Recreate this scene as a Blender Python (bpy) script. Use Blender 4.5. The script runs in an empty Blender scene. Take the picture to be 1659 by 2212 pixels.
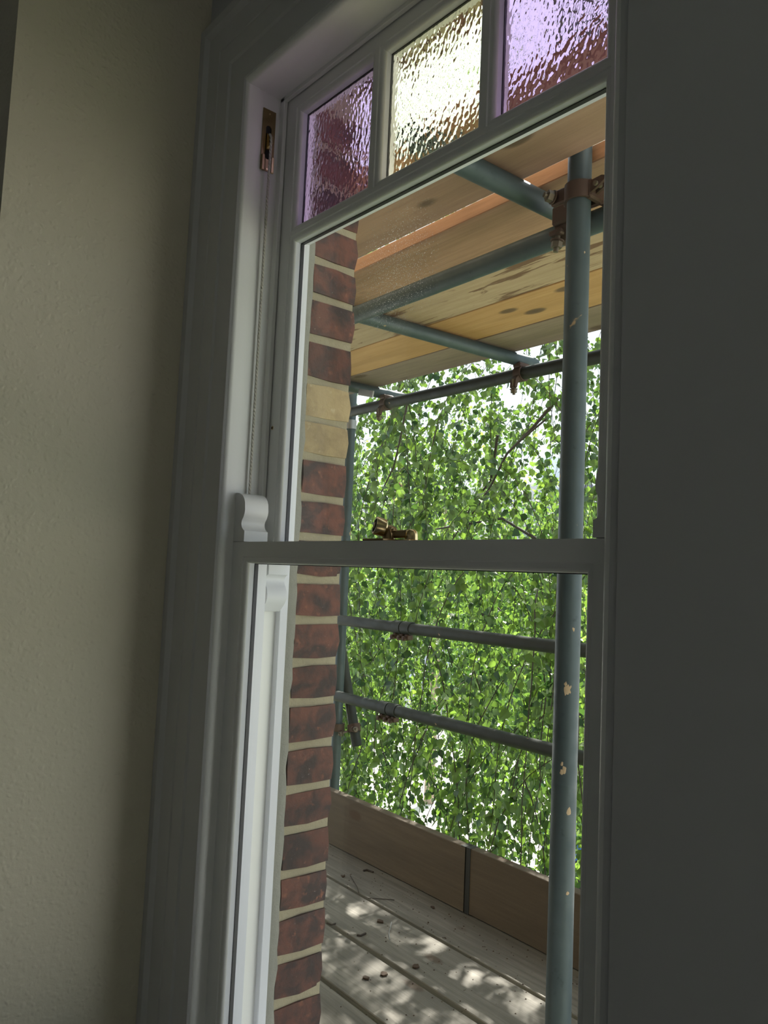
import bpy, bmesh, math, random
import numpy as np
from mathutils import Vector, Matrix

# ------------------------------------------------------------------ camera
SC = bpy.context.scene
W, H, F = 1659.0, 2212.0, 1716.0
YAW, PITCH, ROLL, SY = map(math.radians, (40.23, 4.66, 2.535, -1.92))
_f = np.array([-math.cos(YAW), math.sin(YAW), 0]); _r = np.array([math.sin(YAW), math.cos(YAW), 0]); _u = np.array([0, 0, 1.])
FWD = _f*math.cos(PITCH) + _u*math.sin(PITCH); _u2 = -_f*math.sin(PITCH) + _u*math.cos(PITCH)
RGT = _r*math.cos(ROLL) + _u2*math.sin(ROLL); UP = -_r*math.sin(ROLL) + _u2*math.cos(ROLL)
cam = bpy.data.cameras.new('camera'); co = bpy.data.objects.new('camera', cam); SC.collection.objects.link(co)
M3 = Matrix([[RGT[i], UP[i], -FWD[i]] for i in range(3)])
co.matrix_world = M3.to_4x4()
cam.sensor_fit = 'VERTICAL'; cam.sensor_height = 24; cam.lens = F/H*24
cam.clip_start = .01; cam.clip_end = 300
SC.camera = co

# ------------------------------------------------------------------ world, sun, exposure
wd = bpy.data.worlds.new('sky'); SC.world = wd; wd.use_nodes = True
nt = wd.node_tree; bg = nt.nodes['Background']
bg.inputs[0].default_value = (.84, .93, 1.0, 1); bg.inputs[1].default_value = 3.5
sun = bpy.data.lights.new('sun', 'SUN'); so = bpy.data.objects.new('sun', sun); SC.collection.objects.link(so)
SUND = Vector((-.28, .63, .70)).normalized()
so.rotation_euler = SUND.to_track_quat('Z', 'Y').to_euler()
sun.energy = 40.0; sun.angle = math.radians(.55); sun.color = (1, .95, .86)
SC.view_settings.view_transform = 'Standard'; SC.view_settings.look = 'None'
SC.view_settings.gamma = 1; SC.view_settings.use_curve_mapping = False
SC.view_settings.exposure = -0.85
SC.cycles.max_bounces = 12; SC.cycles.diffuse_bounces = 5; SC.cycles.transparent_max_bounces = 16
SC.cycles.caustics_refractive = True; SC.cycles.caustics_reflective = False

# ------------------------------------------------------------------ helpers
COL = SC.collection
rnd = random.Random(7); rng = np.random.default_rng(11)
def ray(px, py):
    return (FWD*F + RGT*(px-W/2) - UP*(py-H/2))/F
def at(px, py, Y):
    d = ray(px, py); return Vector(d*Y/d[1])
CS, SN = math.cos(SY), math.sin(SY)
def sf(x, y, z=0): return Vector((x*CS - y*SN, x*SN + y*CS, z))    # scaffold frame -> world

def tag(o, label=None, cat=None, group=None, kind=None):
    if label: o['label'] = label
    if cat: o['category'] = cat
    if group: o['group'] = group
    if kind: o['kind'] = kind
    return o
def empty(name, loc=(0, 0, 0), rz=0):
    o = bpy.data.objects.new(name, None); COL.objects.link(o); o.location = loc; o.rotation_euler = (0, 0, rz)
    o.empty_display_size = .05
    return o
def link(name, me, mat=None, parent=None, smooth=None, keep=False):
    if mat: me.materials.clear(); me.materials.append(mat)
    if smooth is not None:
        me.polygons.foreach_set('use_smooth', [True]*len(me.polygons)); me.set_sharp_from_angle(angle=math.radians(smooth))
    o = bpy.data.objects.new(name, me); COL.objects.link(o)
    if parent is not None: o.parent = parent
    return o
class MB:
    def __init__(s): s.v = []; s.f = []
    def add(s, v, f):
        n = len(s.v); s.v += [tuple(p) for p in v]; s.f += [tuple(i+n for i in q) for q in f]; return s
    def box(s, x0, x1, y0, y1, z0, z1):
        v = [(x, y, z) for z in (z0, z1) for y in (y0, y1) for x in (x0, x1)]
        return s.add(v, [(0, 2, 3, 1), (4, 5, 7, 6), (0, 1, 5, 4), (2, 6, 7, 3), (0, 4, 6, 2), (1, 3, 7, 5)])
    def bbox(s, x0, x1, y0, y1, z0, z1, b=.002, jit=0, r=rnd):
        bm = bmesh.new(); bmesh.ops.create_cube(bm, size=1)
        for v in bm.verts:
            v.co = Vector(((x0+x1)/2 + v.co.x*(x1-x0), (y0+y1)/2 + v.co.y*(y1-y0), (z0+z1)/2 + v.co.z*(z1-z0)))
        bmesh.ops.bevel(bm, geom=bm.edges[:], offset=b, segments=1, profile=.5, affect='EDGES')
        if jit:
            for v in bm.verts: v.co += Vector((r.uniform(-jit, jit), r.uniform(-jit, jit), r.uniform(-jit, jit)))
        bm.verts.index_update()
        s.add([v.co for v in bm.verts], [[v.index for v in f.verts] for f in bm.faces]); bm.free(); return s
    def prism(s, poly, a, b, axis):
        # poly: 2D points, extruded from a to b along axis 'x','y','z'
        n = len(poly)
        def P(p, t): return {'x': (t, p[0], p[1]), 'y': (p[0], t, p[1]), 'z': (p[0], p[1], t)}[axis]
        v = [P(p, a) for p in poly] + [P(p, b) for p in poly]
        f = [(i, (i+1) % n, n+(i+1) % n, n+i) for i in range(n)] + [tuple(range(n))[::-1], tuple(range(n, 2*n))]
        return s.add(v, f)
    def tube(s, pts, r, n=12, cap=True, hollow=0):
        pts = [Vector(p) for p in pts]; rs = r if isinstance(r, (list, tuple)) else [r]*len(pts)
        rings = []; prev = None
        for i, p in enumerate(pts):
            d = (pts[min(i+1, len(pts)-1)] - pts[max(i-1, 0)]).normalized()
            if prev is None:
                a = Vector((0, 0, 1)) if abs(d.z) < .9 else Vector((1, 0, 0)); u = d.cross(a).normalized()
            else: u = (prev - d*prev.dot(d)).normalized()
            prev = u; w = d.cross(u)
            rings.append([p + (u*math.cos(t) + w*math.sin(t))*rs[i] for t in [2*math.pi*k/n for k in range(n)]])
        base = len(s.v); v = [q for R_ in rings for q in R_]
        f = [(i*n+k, i*n+(k+1) % n, (i+1)*n+(k+1) % n, (i+1)*n+k) for i in range(len(rings)-1) for k in range(n)]
        if cap: f += [tuple(range(n))[::-1], tuple(range((len(rings)-1)*n, len(rings)*n))]
        return s.add(v, f)
    def ring(s, rect, prof, sides='LTRB'):
        # moulding swept around a rectangle in XZ with mitred corners; prof = [(inset, y)...]
        x0, x1, z0, z1 = rect
        v = []
        for d, y in prof: v += [(x0+d, y, z0+d), (x0+d, y, z1-d), (x1-d, y, z1-d), (x1-d, y, z0+d)]
        f = []
        for i in range(len(prof)-1):
            for k, nme in enumerate('LTRB'):
                if nme in sides:
                    a, b = i*4+k, i*4+(k+1) % 4; f.append((a, b, b+4, a+4))
        return s.add(v, f)
    def mesh(s, name='m'):
        me = bpy.data.meshes.new(name); me.from_pydata([tuple(p) for p in s.v], [], s.f); me.update(); return me
    def build(s, name, mat, parent=None, smooth=None):
        me = s.mesh(name)
        bm = bmesh.new(); bm.from_mesh(me); bmesh.ops.recalc_face_normals(bm, faces=bm.faces); bm.to_mesh(me); bm.free()
        return link(name, me, mat, parent, smooth)
def hexprism(c, axis, r, h):
    # list verts/faces of a hex nut around centre c along axis vector
    axis = Vector(axis).normalized(); a = Vector((0, 0, 1)) if abs(axis.z) < .9 else Vector((1, 0, 0))
    u = axis.cross(a).normalized(); w = axis.cross(u); c = Vector(c)
    v = [c + axis*t + (u*math.cos(k*math.pi/3) + w*math.sin(k*math.pi/3))*r for t in (-h/2, h/2) for k in range(6)]
    return v, [(k, (k+1) % 6, 6+(k+1) % 6, 6+k) for k in range(6)] + [tuple(range(6))[::-1], tuple(range(6, 12))]
def dup(root, loc=None, rot=None, label=None, group=None):
    def cp(o, par):
        c = o.copy(); COL.objects.link(c)
        if par is not None: c.parent = par
        for ch in o.children: cp(ch, c)
        return c
    r = cp(root, None)
    if loc is not None: r.location = loc
    if rot is not None: r.rotation_euler = rot
    if label: r['label'] = label
    if group: r['group'] = group
    return r

# ------------------------------------------------------------------ materials
def nmat(name):
    m = bpy.data.materials.new(name); m.use_nodes = True
    t = m.node_tree; return m, t, t.nodes['Principled BSDF']
def N(t, typ, **kw):
    n = t.nodes.new(typ)
    for k, v in kw.items():
        if k.startswith('i_'):
            key = k[2:]; key = int(key) if key.isdigit() else key.replace('_', ' ')
            n.inputs[key].default_value = v
        else: setattr(n, k, v)
    return n
def coords(t, scale=(1, 1, 1), kind='Object', rot=(0, 0, 0)):
    tc = N(t, 'ShaderNodeTexCoord'); mp = N(t, 'ShaderNodeMapping'); mp.inputs['Scale'].default_value = scale; mp.inputs['Rotation'].default_value = rot
    t.links.new(tc.outputs[kind], mp.inputs[0]); return mp.outputs[0]
def ramp(t, src, stops):
    r = N(t, 'ShaderNodeValToRGB'); e = r.color_ramp.elements
    while len(e) < len(stops): e.new(.5)
    for i, (p, c) in enumerate(stops):
        e[i].position = p; e[i].color = (*c, 1) if len(c) == 3 else c
    t.links.new(src, r.inputs[0]); return r.outputs[0]
def mix(t, fac, a, b, typ='MIX'):
    n = N(t, 'ShaderNodeMix', data_type='RGBA', blend_type=typ)
    for s, v in ((n.inputs[0], fac), (n.inputs[6], a), (n.inputs[7], b)):
        if isinstance(v, bpy.types.NodeSocket): t.links.new(v, s)
        elif isinstance(v, (int, float)): s.default_value = v
        else: s.default_value = (*v, 1)
    return n.outputs[2]
def bump(t, p, h, strength=.3, dist=.002):
    b = N(t, 'ShaderNodeBump'); b.inputs['Strength'].default_value = strength; b.inputs['Distance'].default_value = dist
    t.links.new(h, b.inputs['Height']); t.links.new(b.outputs[0], p.inputs['Normal']); return b
def noise(t, vec, scale, detail=4, rough=.55, dist=0):
    n = N(t, 'ShaderNodeTexNoise'); n.inputs['Scale'].default_value = scale; n.inputs['Detail'].default_value = detail
    n.inputs['Roughness'].default_value = rough; n.inputs['Distortion'].default_value = dist
    t.links.new(vec, n.inputs['Vector']); return n.outputs[0]

def paint(name, col, rough=.38, bs=.12, sc=180):
    m, t, p = nmat(name); v = coords(t)
    c = mix(t, ramp(t, noise(t, v, 3.0), [(.35, (0, 0, 0)), (.7, (1, 1, 1))]), col, tuple(x*.95 for x in col))
    t.links.new(c, p.inputs['Base Color']); p.inputs['Roughness'].default_value = rough
    bump(t, p, noise(t, v, sc, 3), bs, .0006); return m
M_WHITE = paint('white_gloss_paint', (.78, .78, .76))
M_WHITE2 = paint('white_exterior_paint', (.66, .67, .72), .45)
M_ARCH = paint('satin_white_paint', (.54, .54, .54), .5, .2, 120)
M_GASKET, t, p = nmat('black_spacer'); p.inputs['Base Color'].default_value = (.012, .012, .018, 1); p.inputs['Roughness'].default_value = .5

def wallmat(name, col, sc=1.0, strength=.6):
    m, t, p = nmat(name); v = coords(t)
    vo = N(t, 'ShaderNodeTexVoronoi', feature='SMOOTH_F1'); vo.inputs['Scale'].default_value = 95*sc; vo.inputs['Smoothness'].default_value = .6
    w = N(t, 'ShaderNodeVectorMath', operation='ADD'); n3 = N(t, 'ShaderNodeTexNoise'); n3.inputs['Scale'].default_value = 30
    t.links.new(v, n3.inputs['Vector']); sc3 = N(t, 'ShaderNodeVectorMath', operation='SCALE'); sc3.inputs['Scale'].default_value = .02
    t.links.new(n3.outputs[1], sc3.inputs[0]); t.links.new(v, w.inputs[0]); t.links.new(sc3.outputs[0], w.inputs[1]); t.links.new(w.outputs[0], vo.inputs['Vector'])
    h = mix(t, .5, ramp(t, vo.outputs[0], [(0, (1, 1, 1)), (.45, (0, 0, 0))]), ramp(t, noise(t, v, 45*sc, 5), [(.3, (0, 0, 0)), (.75, (1, 1, 1))]))
    t.links.new(mix(t, noise(t, v, 2.2, 3), col, tuple(x*.88 for x in col)), p.inputs['Base Color'])
    p.inputs['Roughness'].default_value = .6; bump(t, p, h, strength, .0025); return m
M_WALL = wallmat('cream_woodchip_wall', (.68, .63, .49))
M_WALL2 = wallmat('pale_room_wall', (.47, .48, .50), .7, .2)
M_CEIL = paint('ceiling_paint', (.52, .53, .54), .8)
M_FLOOR, t, p = nmat('floor_carpet'); v = coords(t); t.links.new(mix(t, noise(t, v, 200, 3), (.22, .22, .22), (.28, .28, .28)), p.inputs['Base Color']); p.inputs['Roughness'].default_value = .9

def brickmat(name, base, dark, light):
    m, t, p = nmat(name); v = coords(t, kind='Object'); oi = N(t, 'ShaderNodeObjectInfo')
    off = N(t, 'ShaderNodeVectorMath', operation='ADD'); t.links.new(v, off.inputs[0])
    cx = N(t, 'ShaderNodeCombineXYZ'); mu = N(t, 'ShaderNodeMath', operation='MULTIPLY'); mu.inputs[1].default_value = 37
    t.links.new(oi.outputs['Random'], mu.inputs[0]); t.links.new(mu.outputs[0], cx.inputs[0]); t.links.new(mu.outputs[0], cx.inputs[2]); t.links.new(cx.outputs[0], off.inputs[1])
    vv = off.outputs[0]
    c = mix(t, ramp(t, noise(t, vv, 22, 5, .6, .4), [(.40, (0, 0, 0)), (.60, (1, 1, 1))]), base, dark)
    c = mix(t, ramp(t, noise(t, vv, 55, 4), [(.62, (0, 0, 0)), (.72, (1, 1, 1))]), c, light)
    c = mix(t, ramp(t, noise(t, vv, 260, 2), [(.74, (0, 0, 0)), (.78, (1, 1, 1))]), c, (.45, .40, .34))
    hs = N(t, 'ShaderNodeHueSaturation'); mr = N(t, 'ShaderNodeMapRange'); mr.inputs[3].default_value = .8; mr.inputs[4].default_value = 1.15
    t.links.new(oi.outputs['Random'], mr.inputs[0]); t.links.new(mr.outputs[0], hs.inputs['Value']); t.links.new(c, hs.inputs['Color'])
    t.links.new(hs.outputs[0], p.inputs['Base Color']); p.inputs['Roughness'].default_value = .85
    bump(t, p, noise(t, vv, 120, 6, .65), .6, .003); return m
M_BRICK = brickmat('red_brick', (.15, .062, .046), (.05, .034, .033), (.22, .09, .058))
M_BRICKY = brickmat('yellow_brick', (.46, .35, .19), (.36, .27, .15), (.52, .42, .26))
def stonemat(name, c1, c2, s=60, st=.7, d=.003):
    m, t, p = nmat(name); v = coords(t); t.links.new(mix(t, noise(t, v, s, 6, .65), c1, c2), p.inputs['Base Color'])
    p.inputs['Roughness'].default_value = .9; bump(t, p, noise(t, v, s*3, 6, .7), st, d); return m
M_MORTAR = stonemat('lime_mortar', (.44, .38, .25), (.30, .27, .19))
M_CEMENT = stonemat('grey_cement', (.36, .35, .30), (.25, .25, .22), 40)
M_STONE = stonemat('stone_sill', (.5, .48, .42), (.38, .37, .33), 30)

def steel(name, c1, c2, met=.55, rough=.42, spots=True):
    m, t, p = nmat(name); v = coords(t); vs = coords(t, (1, 1, 1))
    c = mix(t, noise(t, vs, 9, 5, .6), c1, c2)
    c = mix(t, ramp(t, noise(t, v, 40, 5, .7), [(.60, (0, 0, 0)), (.75, (1, 1, 1))]), c, tuple(x*.6 for x in c1))
    if spots: c = mix(t, ramp(t, noise(t, v, 26, 3, .5, .5), [(.735, (0, 0, 0)), (.76, (1, 1, 1))]), c, (.42, .30, .17))
    t.links.new(c, p.inputs['Base Color']); p.inputs['Metallic'].default_value = met
    t.links.new(ramp(t, noise(t, v, 30), [(.3, (rough-.08,)*3), (.8, (rough+.2,)*3)]), p.inputs['Roughness'])
    p.inputs['Specular IOR Level'].default_value = .35
    bump(t, p, noise(t, v, 90, 4), .12, .001); return m
M_STEEL = steel('galvanised_steel', (.038, .058, .067), (.08, .108, .118), .2, .48)
M_STEELD = steel('weathered_steel', (.018, .022, .020), (.05, .055, .048), .15, .55)
M_RUST = steel('rusty_fitting', (.11, .060, .042), (.065, .048, .04), .3, .6, False)
M_BOLT = steel('dull_bolt', (.20, .17, .12), (.12, .10, .08), .6, .5, False)
M_BAND = steel('silver_band', (.28, .29, .29), (.38, .38, .38), .6, .4, False)
M_BRASS, t, p = nmat('polished_brass'); p.inputs['Base Color'].default_value = (.72, .56, .30, 1); p.inputs['Metallic'].default_value = 1; p.inputs['Roughness'].default_value = .22
M_BRASSD, t, p = nmat('aged_brass'); p.inputs['Base Color'].default_value = (.36, .26, .14, 1); p.inputs['Metallic'].default_value = 1; p.inputs['Roughness'].default_value = .32
M_DARK, t, p = nmat('dark_recess'); p.inputs['Base Color'].default_value = (.01, .01, .01, 1); p.inputs['Roughness'].default_value = .8

def wood(name, c1, c2, knot=(.10, .06, .035), stain=0, grain=.5, bumpk=.3, ax='x'):
    m, t, p = nmat(name)
    s = (1.2, 22, 22) if ax == 'x' else (22, 22, 1.2)
    v0 = coords(t); oi = N(t, 'ShaderNodeObjectInfo'); ad = N(t, 'ShaderNodeVectorMath', operation='ADD')
    mu = N(t, 'ShaderNodeMath', operation='MULTIPLY'); mu.inputs[1].default_value = 19.7; t.links.new(oi.outputs['Random'], mu.inputs[0])
    cx = N(t, 'ShaderNodeCombineXYZ'); t.links.new(mu.outputs[0], cx.inputs[0]); t.links.new(mu.outputs[0], cx.inputs[1])
    t.links.new(v0, ad.inputs[0]); t.links.new(cx.outputs[0], ad.inputs[1])
    mp = N(t, 'ShaderNodeMapping'); mp.inputs['Scale'].default_value = s; t.links.new(ad.outputs[0], mp.inputs[0]); v = mp.outputs[0]
    mp2 = N(t, 'ShaderNodeMapping'); mp2.inputs['Scale'].default_value = (1.5, 7, 7); t.links.new(ad.outputs[0], mp2.inputs[0])
    g = noise(t, v, 3.2, 7, .65, .35)
    c = mix(t, ramp(t, g, [(.3, (0, 0, 0)), (.7, (1, 1, 1))]), c1, c2)
    c = mix(t, ramp(t, noise(t, mp2.outputs[0], 1.1, 3, .5, .8), [(.35, (0, 0, 0)), (.7, (.6, .6, .6))]), c, tuple(x*.75 for x in c1))
    vo = N(t, 'ShaderNodeTexVoronoi'); vo.inputs['Scale'].default_value = 1.0; mp3 = N(t, 'ShaderNodeMapping'); mp3.inputs['Scale'].default_value = (3.2, 7, 7)
    t.links.new(ad.outputs[0], mp3.inputs[0]); t.links.new(mp3.outputs[0], vo.inputs['Vector'])
    c = mix(t, ramp(t, vo.outputs[0], [(.0, (1, 1, 1)), (.11, (.85, .85, .85)), (.16, (0, 0, 0))]), c, knot)
    if stain:
        mp4 = N(t, 'ShaderNodeMapping'); mp4.inputs['Scale'].default_value = (2.2, 16, 10); t.links.new(ad.outputs[0], mp4.inputs[0])
        c = mix(t, ramp(t, noise(t, mp4.outputs[0], 1.3, 5, .6, .6), [(.56, (0, 0, 0)), (.60, (stain,)*3)]), c, (.13, .06, .03))
    t.links.new(c, p.inputs['Base Color']); p.inputs['Roughness'].default_value = .75
    bump(t, p, g, bumpk, .003); return m
M_BD0 = wood('rose_brown_board', (.30, .185, .125), (.42, .27, .185))
M_BD1 = wood('brown_board', (.27, .155, .09), (.43, .26, .16))
M_BD2 = wood('tan_stained_board', (.38, .27, .17), (.50, .38, .255), stain=.9)
M_BD3 = wood('orange_board', (.44, .24, .09), (.56, .34, .16))
M_BD4 = wood('grey_brown_board', (.21, .155, .12), (.31, .235, .18))
M_BANDD, t, p = nmat('dark_end_band'); p.inputs['Base Color'].default_value = (.03, .03, .028, 1); p.inputs['Roughness'].default_value = .7
M_DECK = wood('weathered_deck_board', (.13, .118, .098), (.27, .25, .215), (.10, .07, .05), bumpk=.5)
M_TOE = wood('toe_board_wood', (.105, .077, .052), (.155, .115, .078), bumpk=.3)

def glassclear(name, dust=False):
    m = bpy.data.materials.new(name); m.use_nodes = True; t = m.node_tree; t.nodes.remove(t.nodes['Principled BSDF'])
    out = t.nodes['Material Output']; tr = N(t, 'ShaderNodeBsdfTransparent'); tr.inputs[0].default_value = (.965, .975, .97, 1)
    gl = N(t, 'ShaderNodeBsdfGlossy'); gl.inputs['Roughness'].default_value = .01
    lw = N(t, 'ShaderNodeLayerWeight'); lw.inputs[0].default_value = .5
    pw_ = N(t, 'ShaderNodeMath', operation='POWER'); pw_.inputs[1].default_value = 5; t.links.new(lw.outputs['Facing'], pw_.inputs[0])
    fr = N(t, 'ShaderNodeMath', operation='MULTIPLY_ADD'); fr.inputs[1].default_value = .9; fr.inputs[2].default_value = .035; t.links.new(pw_.outputs[0], fr.inputs[0])
    ms = N(t, 'ShaderNodeMixShader'); t.links.new(fr.outputs[0], ms.inputs[0]); t.links.new(tr.outputs[0], ms.inputs[1]); t.links.new(gl.outputs[0], ms.inputs[2])
    last = ms.outputs[0]
    if dust:
        v = coords(t); di = N(t, 'ShaderNodeBsdfDiffuse'); di.inputs[0].default_value = (.9, .9, .9, 1)
        trl = N(t, 'ShaderNodeBsdfTranslucent'); trl.inputs[0].default_value = (.9, .9, .9, 1); ad = N(t, 'ShaderNodeMixShader'); t.links.new(di.outputs[0], ad.inputs[1]); t.links.new(trl.outputs[0], ad.inputs[2])
        sp = ramp(t, noise(t, v, 520, 2), [(.63, (0, 0, 0)), (.68, (1, 1, 1))])
        dn = N(t, 'ShaderNodeVectorMath', operation='DISTANCE'); dn.inputs[1].default_value = (-.905, .764, .475); t.links.new(v, dn.inputs[0])
        mask = ramp(t, dn.outputs['Value'], [(.0, (1, 1, 1)), (.05, (.8, .8, .8)), (.13, (0, 0, 0))])
        mm = mix(t, 1.0, sp, mask, 'MULTIPLY'); sc = N(t, 'ShaderNodeMath', operation='MULTIPLY'); sc.inputs[1].default_value = .8; t.links.new(mm, sc.inputs[0])
        m2 = N(t, 'ShaderNodeMixShader'); t.links.new(sc.outputs[0], m2.inputs[0]); t.links.new(last, m2.inputs[1]); t.links.new(ad.outputs[0], m2.inputs[2]); last = m2.outputs[0]
    t.links.new(last, out.inputs[0]); return m
M_GLASS = glassclear('clear_glass'); M_GLASSD = glassclear('clear_glass_dusty', True)
def hammered(name, col):
    m = bpy.data.materials.new(name); m.use_nodes = True; t = m.node_tree; t.nodes.remove(t.nodes['Principled BSDF'])
    g = N(t, 'ShaderNodeBsdfGlass'); g.inputs['Color'].default_value = (*col, 1); g.inputs['Roughness'].default_value = .0; g.inputs['IOR'].default_value = 1.5
    t.links.new(g.outputs[0], t.nodes['Material Output'].inputs[0])
    v = coords(t, (1.0, 1.0, .62), rot=(0, .25, 0)); vo = N(t, 'ShaderNodeTexVoronoi', feature='SMOOTH_F1'); vo.inputs['Scale'].default_value = 165; vo.inputs['Smoothness'].default_value = .7
    t.links.new(v, vo.inputs['Vector']); b = N(t, 'ShaderNodeBump'); b.inputs['Strength'].default_value = .50; b.inputs['Distance'].default_value = .0020
    m3 = mix(t, .35, vo.outputs[0], noise(t, v, 110, 1))
    t.links.new(m3, b.inputs['Height']); t.links.new(b.outputs[0], g.inputs['Normal']); return m
M_PURPLE = hammered('purple_hammered_glass', (.75, .64, .80)); M_YELLOW = hammered('pale_yellow_hammered_glass', (.99, .97, .86))

def leafmat(name, c1, c2, tr, k=.5, rough=.42):
    m, t, p = nmat(name); at_ = N(t, 'ShaderNodeAttribute'); at_.attribute_name = 'shade'
    c = mix(t, at_.outputs['Fac'], c1, c2); t.links.new(c, p.inputs['Base Color']); p.inputs['Roughness'].default_value = rough
    p.inputs['Specular IOR Level'].default_value = .7
    ct = mix(t, at_.outputs['Fac'], tuple(x*y for x, y in zip(tr, (.22, .30, .45))), tuple(x*y for x, y in zip(tr, (1.5, 1.3, 1.2))))
    tl = N(t, 'ShaderNodeBsdfTranslucent'); t.links.new(ct, tl.inputs[0])
    ms = N(t, 'ShaderNodeMixShader'); ms.inputs[0].default_value = k
    t.links.new(p.outputs[0], ms.inputs[1]); t.links.new(tl.outputs[0], ms.inputs[2]); t.links.new(ms.outputs[0], t.nodes['Material Output'].inputs[0]); return m
M_LEAF = leafmat('birch_leaf', (.018, .055, .028), (.13, .185, .045), (.16, .31, .042), .45, .36)
M_LEAF2 = leafmat('background_leaf', (.09, .19, .04), (.17, .28, .06), (.28, .50, .08), .45)
M_TWIG = stonemat('birch_twig', (.07, .055, .045), (.035, .028, .025), 50, .3)
M_BARK = stonemat('pale_bark', (.42, .33, .24), (.24, .19, .15), 12, .8, .02)
M_PAVE = stonemat('pavement_concrete', (.62, .60, .56), (.52, .50, .47), 3, .2)
M_ROAD = stonemat('road_asphalt', (.42, .41, .40), (.34, .33, .33), 5, .2)
M_GRASS = stonemat('lawn', (.10, .17, .04), (.16, .24, .06), 9, .5)
M_HOUSEW = stonemat('pale_render', (.62, .68, .76), (.56, .62, .70), 4, .1)
M_HOUSER = stonemat('far_red_brick', (.40, .20, .14), (.30, .15, .11), 14, .1)
M_ROOF = stonemat('slate_roof', (.20, .21, .24), (.14, .15, .17), 12, .2)
M_CARB, t, p = nmat('blue_car_paint'); p.inputs['Base Color'].default_value = (.03, .12, .42, 1); p.inputs['Metallic'].default_value = .4; p.inputs['Roughness'].default_value = .25
M_WIN, t, p = nmat('far_window_glass'); p.inputs['Base Color'].default_value = (.05, .07, .09, 1); p.inputs['Roughness'].default_value = .08
M_TYRE, t, p = nmat('rubber'); p.inputs['Base Color'].default_value = (.02, .02, .02, 1); p.inputs['Roughness'].default_value = .8
M_CORD, t, p = nmat('cotton_sash_cord'); p.inputs['Base Color'].default_value = (.66, .62, .55, 1); p.inputs['Roughness'].default_value = .8
v = coords(t, (1, 1, 1)); wv = N(t, 'ShaderNodeTexWave', wave_type='BANDS', bands_direction='DIAGONAL'); wv.inputs['Scale'].default_value = 90; t.links.new(v, wv.inputs['Vector']); bump(t, p, wv.outputs[1], .9, .002)
M_DEAD, t, p = nmat('dead_leaf'); p.inputs['Base Color'].default_value = (.06, .035, .02, 1); p.inputs['Roughness'].default_value = .8

# ------------------------------------------------------------------ large structure: room
XL = -1.373                                     # left return wall plane
XP, XPR = -1.217, -.438                         # pulley stile planes
XO, XOR = -1.205, -.450                         # linings / brick reveal
HEAD, SILL = .867, -.90
def struct(name, mb, mat, parent=None, smooth=None): return tag(mb.build(name, mat, parent, smooth), kind='structure')
struct('floor', MB().box(-4.2, 3.2, -3.6, .66, -1.55, -1.45), M_FLOOR)
struct('ceiling', MB().box(-4.2, 3.2, -3.6, .66, 1.32, 1.42), M_CEIL)
struct('wall_left', MB().box(XL-.23, XL, .316, .80, -1.45, 1.32), M_WALL)
struct('wall_outer_left', MB().box(-4.2, XL-.002, .318, .50, -1.45, 1.32), M_WALL2)
struct('wall_far_left', MB().box(-4.2, -4.05, -3.6, .318, -1.45, 1.32), M_WALL2)
struct('wall_back', MB().box(-4.2, 3.2, -3.6, -3.45, -1.45, 1.32), M_WALL2)
struct('wall_right', MB().box(3.0, 3.2, -3.45, .66, -1.45, 1.32), M_WALL2)
wf = MB()
wf.box(-1.7, XP-.03, .662, .818, -1.45, 1.7); wf.box(XP-.03, XPR+.03, .662, .818, HEAD+.03, 1.7); wf.box(XP-.03, XPR+.03, .662, .818, -1.45, SILL-.03)
wf.box(XPR+.03, .25, .6645, .818, -1.45, 1.7); wf.box(.25, 2.35, .662, .818, HEAD+.03, 1.7); wf.box(.25, 2.35, .662, .818, -1.45, SILL-.03); wf.box(2.35, 3.2, .662, .818, -1.45, 1.7)
struct('wall_front', wf, M_WALL2)
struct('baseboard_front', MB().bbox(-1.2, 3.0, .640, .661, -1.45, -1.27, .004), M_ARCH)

# architrave: stepped moulding with mitred corners
ar = MB()
arect = (XO-.170, XOR+.170, -3.2, HEAD+.171)
aprof = [(0, .662), (0, .646), (.003, .643), (.020, .643), (.024, .646), (.030, .650), (.070, .650), (.072, .652), (.074, .652), (.076, .650), (.112, .650), (.114, .652), (.116, .6535), (.158, .6535), (.163, .655), (.1655, .658), (.1655, .662)]
ar.ring(arect, aprof, 'LT')
v2 = []
for i, q in enumerate(ar.v):
    v2.append((q[0], q[1], max(q[2], -1.27)))
ar.v = v2
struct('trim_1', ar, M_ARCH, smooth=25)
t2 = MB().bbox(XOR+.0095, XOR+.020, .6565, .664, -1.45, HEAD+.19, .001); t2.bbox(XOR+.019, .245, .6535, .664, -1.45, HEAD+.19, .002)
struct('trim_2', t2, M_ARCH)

# ------------------------------------------------------------------ window_1: the box frame
win = tag(empty('window_1', ((XP+XPR)/2, .66, SILL)), kind='structure')
win.location = (0, 0, 0)
def sm(pts): return pts
def bead_poly(x_in, x_out, y0, y1, r=.009, n=6):
    # staff bead section, x_out = exposed edge; rounded room-side corner
    s = 1 if x_out > x_in else -1
    pts = [(x_in, y1), (x_in, y0)]
    for k in range(n+1):
        a = math.pi/2*k/n; pts.append((x_out - s*r + s*r*math.sin(a), y0 + r - r*math.cos(a)))
    pts.append((x_out, y1)); return pts
MB().prism(bead_poly(XO-.030, XO, .657, .684), SILL, HEAD+.01, 'z').build('staff_bead', M_WHITE, win, 30)
MB().prism(bead_poly(XOR+.030, XOR, .657, .684), SILL, HEAD+.01, 'z').build('staff_bead', M_WHITE, win, 30)
hb = MB(); pts = [(q[1], q[0]) for q in bead_poly(HEAD+.025, HEAD-.003, .657, .684)]
hb.prism(pts, XO-.01, XOR+.01, 'x').build('staff_bead', M_WHITE, win, 30)
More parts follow.
